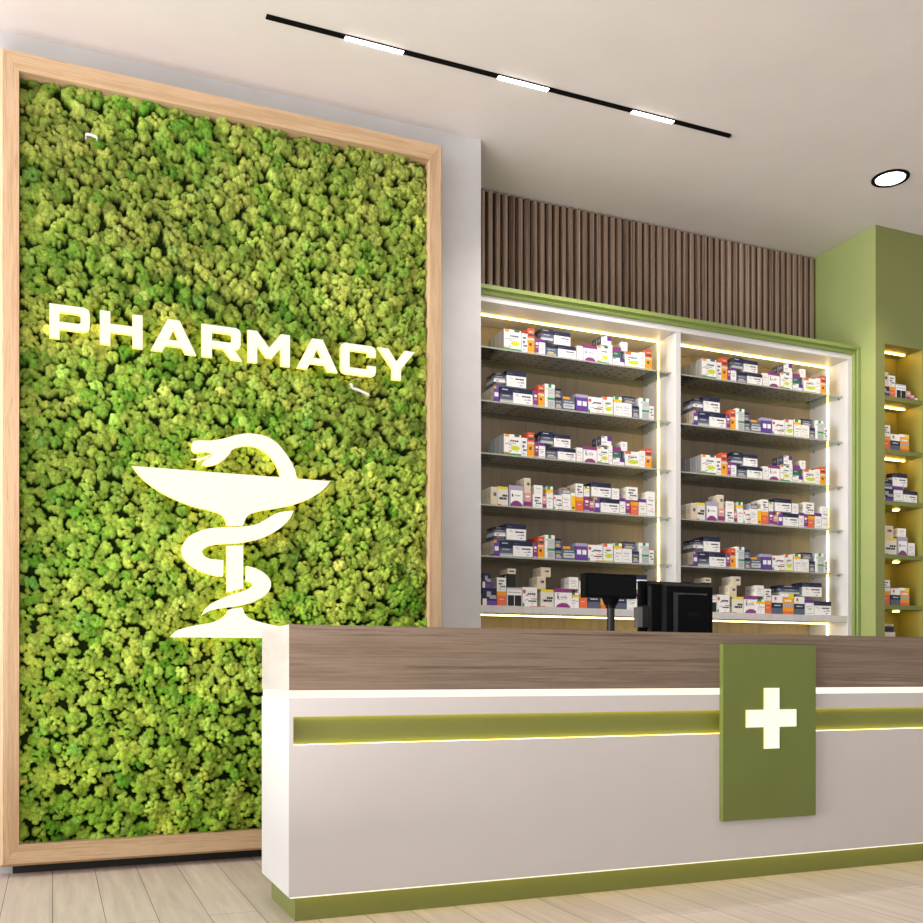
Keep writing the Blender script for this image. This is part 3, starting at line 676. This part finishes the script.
# lit joint between wood and white, set a few mm back
boxes('led_strip', [(CX0 + .004, CX1, CY + .004, CY + T, .8685, .8975), (CX0 + .004, CX0 + T, CY + T, CYB, .8685, .8975)], M['ledcounter'], ct)
bz0, bz1, bx0 = .687, .797, .846
boxes('front_panel', [(CX0, CX1, CY, CY + T, bz1, .868), (CX0, CX1, CY, CY + T, .109, bz0), (CX0, bx0, CY, CY + T, bz0, bz1)], M['panel'], ct)
boxes('side_panel', [(CX0, CX0 + .02, CY + T, CYB, .109, .868), (CX0 - .0008, CX0, CY, CYB, .109, .868)], M['white'], ct)
boxes('end_panel', [(CX1 - .02, CX1, CY + T, CYB, .109, 1.149)], M['white'], ct)
boxes('green_stripe', [(bx0 - .01, CX1 - .02, CY + .046, CY + .052, bz0 - .02, bz1 + .02)], M['olive'], ct)
boxes('stripe_light', [(bx0, CX1 - .02, CY + .031, CY + .044, bz0 - .006, bz0 + .0012), (bx0, CX1 - .02, CY + .031, CY + .044, bz1 + .001, bz1 + .007)], M['ledband'], ct)
tk = boxes('toe_kick', [(CX0 + .0386, CX1 - .03, CY + .065, CY + .085, 0, .1085), (CX0 + .0386, CX0 + .06, CY + .085, CYB - .012, 0, .1085)], M['olive'], ct)
boxes('toe_light', [(CX0 + .006, CX1 - .03, CY + .004, CY + .016, .1035, .1088)], M['ledcounter'], ct)
boxes('toe_light', [(CX0 + .05, CX1 - .03, CY + .040, CY + .052, .1020, .1088)], M['ledtoe'], ct)
boxes('underside_board', [(CX0 + .02, CX1 - .02, CY + .03, CYB - .001, .109, .13)], M['white'], ct)
boxes('work_top', [(CX0 + .10, CX1 - .021, CY + .053, CYB + .25, .96, 1.0)], M['walnut'], ct)
boxes('rear_cupboard', [(CX0 + .12, CX1 - .05, CYB - .05, CYB + .2, .02, .958)], M['white'], ct)

# sign board with the glowing cross
SY = 3.679; sx0, sx1 = onY(723, 700, SY)[0], onY(815.9, 700, SY)[0]; sz0, sz1 = .289, 1.099
sb = empty('cross_sign_board', ((sx0 + sx1) / 2, SY, sz0), 'green board with a glowing white cross fixed to the counter front', 'sign')
boxes('board', [(sx0, sx1, SY, CY - .001, sz0, sz1)], M['sign_green'], sb, bevel=.0012)
ca = [onY(745.7, 688.1, SY), onY(795.6, 747.6, SY), onY(763.7, 709.7, SY), onY(778.6, 726.7, SY)]
x0, x1, xa, xb = ca[0][0], ca[1][0], ca[2][0], ca[3][0]; z1, z0, zb_, za = ca[0][1], ca[1][1], ca[2][1], ca[3][1]
bm = bmesh.new()
prism(bm, [[(xa, z0), (xb, z0), (xb, za), (x1, za), (x1, zb_), (xb, zb_), (xb, z1), (xa, z1), (xa, zb_), (x0, zb_), (x0, za), (xa, za)]], SY - .006, SY - .0002, 0, 1, 1)
obj('cross', bm, [M['cross'], M['halo']], sb)

# ------------------------------------------------------------------ till screens behind the counter
def wx(px, Y): return onY(px, 600, Y)[0]
def wz(px, py, Y): return onY(px, py, Y)[1]
DY = 4.02
pd = empty('customer_display', (wx(610, DY), DY + .03, 1.0), 'small black customer display on a pole, left of the till monitor', 'display')
bm = bmesh.new(); box(bm, wx(585, DY), wx(636.8, DY), DY, DY + .045, wz(610, 598, DY), wz(610, 573.6, DY), bevel=.004)
obj('display_housing', bm, M['black'], pd)
bm = bmesh.new(); box(bm, wx(587.5, DY), wx(634.5, DY), DY - .0015, DY, wz(610, 595.5, DY), wz(610, 576, DY)); obj('screen', bm, M['screenblack'], pd)
xc = wx(611, DY + .02); zc = wz(610, 598, DY)
bm = bmesh.new(); cyl(bm, (xc, DY + .022), .030, zc - .032, zc - .001, 24, 'Z', r2=.042); cyl(bm, (xc, DY + .022), .024, zc - .046, zc - .0325, 24, 'Z'); obj('neck', bm, M['black'], pd)
bm = bmesh.new(); cyl(bm, (xc, DY + .022), .0185, 1.022, zc - .0465, 24, 'Z'); obj('pole', bm, M['darkgrey'], pd, smooth=False)
bm = bmesh.new(); cyl(bm, (xc, DY + .022), .075, 1.001, 1.012, 32, 'Z'); cyl(bm, (xc, DY + .022), .05, 1.0125, 1.0215, 32, 'Z', r2=.024); obj('base', bm, M['black'], pd)

MY = 4.05
mo = empty('till_monitor', (wx(685, MY), MY + .05, 1.0), 'black till monitor seen from behind, standing on the counter', 'monitor')
zt_ = wz(680, 581.5, MY); x0, x1 = wx(644, MY), wx(714, MY)
bm = bmesh.new(); box(bm, x0, x1, MY + .035, MY + .06, 1.05, zt_, bevel=.005); obj('screen_housing', bm, M['black'], mo)
bm = bmesh.new(); box(bm, x0 + .012, x1 - .012, MY + .0605, MY + .062, 1.07, zt_ - .012); obj('screen', bm, M['screenblack'], mo)
bm = bmesh.new()   # stepped rear shell
def tub(xa, xb, ya, yb, za, zb_, ins):
    lo = [(xa, yb, za), (xb, yb, za), (xb, yb, zb_), (xa, yb, zb_)]; hi = [(xa + ins, ya, za + ins), (xb - ins, ya, za + ins), (xb - ins, ya, zb_ - ins), (xa + ins, ya, zb_ - ins)]
    l = [bm.verts.new(p) for p in lo]; h = [bm.verts.new(p) for p in hi]
    for i in range(4): bm.faces.new((l[i], l[(i+1) % 4], h[(i+1) % 4], h[i]))
    bm.faces.new(h); bm.faces.new(l[::-1])
tub(wx(651, MY), wx(715, MY), MY + .012, MY + .0345, 1.06, zt_ - .004, .012)
tub(wx(663, MY), wx(713, MY), MY - .012, MY + .0115, 1.07, zt_ - .012, .012)
obj('rear_shell', bm, M['black'], mo)
bm = bmesh.new(); tub(wx(672, MY), wx(706, MY), MY - .03, MY - .0125, 1.04, wz(680, 592, MY), .014); obj('stand_cover', bm, M['black'], mo)
bm = bmesh.new(); box(bm, wx(683, MY), wx(697, MY), MY - .032, MY - .0302, wz(690, 617, MY), wz(690, 613, MY)); obj('cable_slot', bm, M['screenblack'], mo)
bm = bmesh.new(); cyl(bm, (wx(652, MY), MY + .02), .011, 1.06, wz(652, 586, MY), 20, 'Z'); obj('edge_pillar', bm, M['darkgrey'], mo)
bm = bmesh.new(); box(bm, wx(662, MY), wx(703, MY), MY - .02, MY + .1, 1.001, 1.02, bevel=.003); box(bm, wx(674, MY), wx(700, MY), MY - .01, MY + .034, 1.0205, 1.1); obj('stand', bm, M['black'], mo)
cr = boxes('card_reader', [(wx(642.2, MY), wx(648.8, MY), MY + .0, MY + .034, wz(645, 627.5, MY), wz(645, 605.6, MY))], M['darkgrey'], mo, bevel=.002)
boxes('reader_face', [(wx(637.6, MY), wx(642, MY), MY - .004, MY + .034, wz(640, 627, MY), wz(640, 607, MY))], M['grey'], cr)

# ------------------------------------------------------------------ ceiling lights
TY = 4.637; tx0, tx1 = .929, 3.60
tl = empty('linear_ceiling_light', ((tx0 + tx1) / 2, TY, CEIL), 'long thin black linear light with three bright segments on the ceiling', 'ceiling light')
tw = .015
boxes('housing', [(tx0, tx1, TY - tw, TY + tw, CEIL - .008, CEIL - .0005)], M['matteblack'], tl)
def tx(px): a, b_, _ = ray(px, 0); return TY * a / b_
for a, b_ in ((345, 403), (498, 548), (632, 673)):
    bm = bmesh.new(); xa, xb = tx(a), tx(b_)
    box(bm, xa, xb, TY - tw * .9, TY + tw * .9, CEIL - .012, CEIL - .0085)
    obj('lamp_module', bm, M['module'], tl)
boxes('end_cap', [(tx1 + .0005, tx1 + .012, TY - tw, TY + tw, CEIL - .009, CEIL - .0005)], M['chrome'], tl)

dl = empty('ceiling_downlight', (4.84, 4.65, CEIL), 'round recessed downlight with a black ring on the ceiling at the right', 'ceiling light')
bm = bmesh.new(); n = 48
prof = [(.112, CEIL - .0005), (.112, CEIL - .006), (.106, CEIL - .009), (.092, CEIL - .009), (.088, CEIL - .003)]
rings = [[bm.verts.new((4.84 + r * math.cos(2*math.pi*i/n), 4.65 + r * math.sin(2*math.pi*i/n), z)) for i in range(n)] for r, z in prof]
for a, b_ in zip(rings, rings[1:]):
    for i in range(n): bm.faces.new((a[i], a[(i+1) % n], b_[(i+1) % n], b_[i]))
obj('ring', bm, M['matteblack'], dl, smooth=True)
bm = bmesh.new(); cyl(bm, (4.84, 4.65), .0875, CEIL - .0045, CEIL - .001, 48, 'Z'); obj('diffuser', bm, M['down'], dl)

# ------------------------------------------------------------------ light
def area(name, loc, rot, sx, sy, e, col):
    l = bpy.data.lights.new(name, 'AREA'); l.shape = 'RECTANGLE'; l.size = sx; l.size_y = sy; l.energy = e; l.color = col
    o = bpy.data.objects.new(name, l); COL.objects.link(o); o.location = loc; o.rotation_euler = rot
    return o
area('window_light', (-9, 1.2, 2.9), (0, math.radians(-92), 0), 3.6, 6.0, 420, (1, .985, .96))
area('front_light', (.4, -2.3, 2.4), (math.radians(80), 0, math.radians(8)), 5, 2.6, 46, (1, .95, .92))
area('ceiling_bounce_fill', (-1.5, 1.9, .35), (math.radians(180), 0, 0), 3.6, 3.0, 215, (1, .93, .92))  # added up-facing fill, stands in for daylight bounced off the floor
l = bpy.data.lights.new('side_daylight', 'SUN'); l.energy = 2.7; l.angle = math.radians(28); l.color = (1, .985, .97)
o = bpy.data.objects.new('side_daylight', l); COL.objects.link(o); o.location = (-6, 1, 4)
o.rotation_euler = Vector((1, .17, .03)).to_track_quat('-Z', 'Y').to_euler()
l = bpy.data.lights.new('module_spot', 'SPOT'); l.energy = 95; l.spot_size = 2.0; l.spot_blend = .9; l.color = (1, .95, .86); l.shadow_soft_size = .03
o = bpy.data.objects.new('module_spot', l); COL.objects.link(o); o.location = (3.0, TY, CEIL - .04); o.rotation_euler = (math.radians(12), 0, 0)
l = bpy.data.lights.new('downlight_spot', 'SPOT'); l.energy = 80; l.spot_size = 1.9; l.spot_blend = .8; l.color = (1, .9, .75); l.shadow_soft_size = .08
o = bpy.data.objects.new('downlight_spot', l); COL.objects.link(o); o.location = (4.84, 4.65, CEIL - .03)
w = bpy.data.worlds.new('daylight'); SC.world = w; w.use_nodes = True
w.node_tree.nodes['Background'].inputs[0].default_value = (1, .97, .93, 1); w.node_tree.nodes['Background'].inputs[1].default_value = .45

SC.view_settings.view_transform = 'Standard'; SC.view_settings.look = 'None'; SC.view_settings.exposure = 0; SC.view_settings.gamma = 1

# ------------------------------------------------------------------ camera
cd = bpy.data.cameras.new('camera'); co = bpy.data.objects.new('camera', cd); COL.objects.link(co)
cd.sensor_width = 36; cd.sensor_fit = 'HORIZONTAL'; cd.lens = F_ / 923 * 36; cd.shift_y = (HY - 461.5) / 923; cd.clip_start = .05
co.location = (0, 0, H); co.rotation_euler = (math.radians(90), 0, -TH)
SC.camera = co
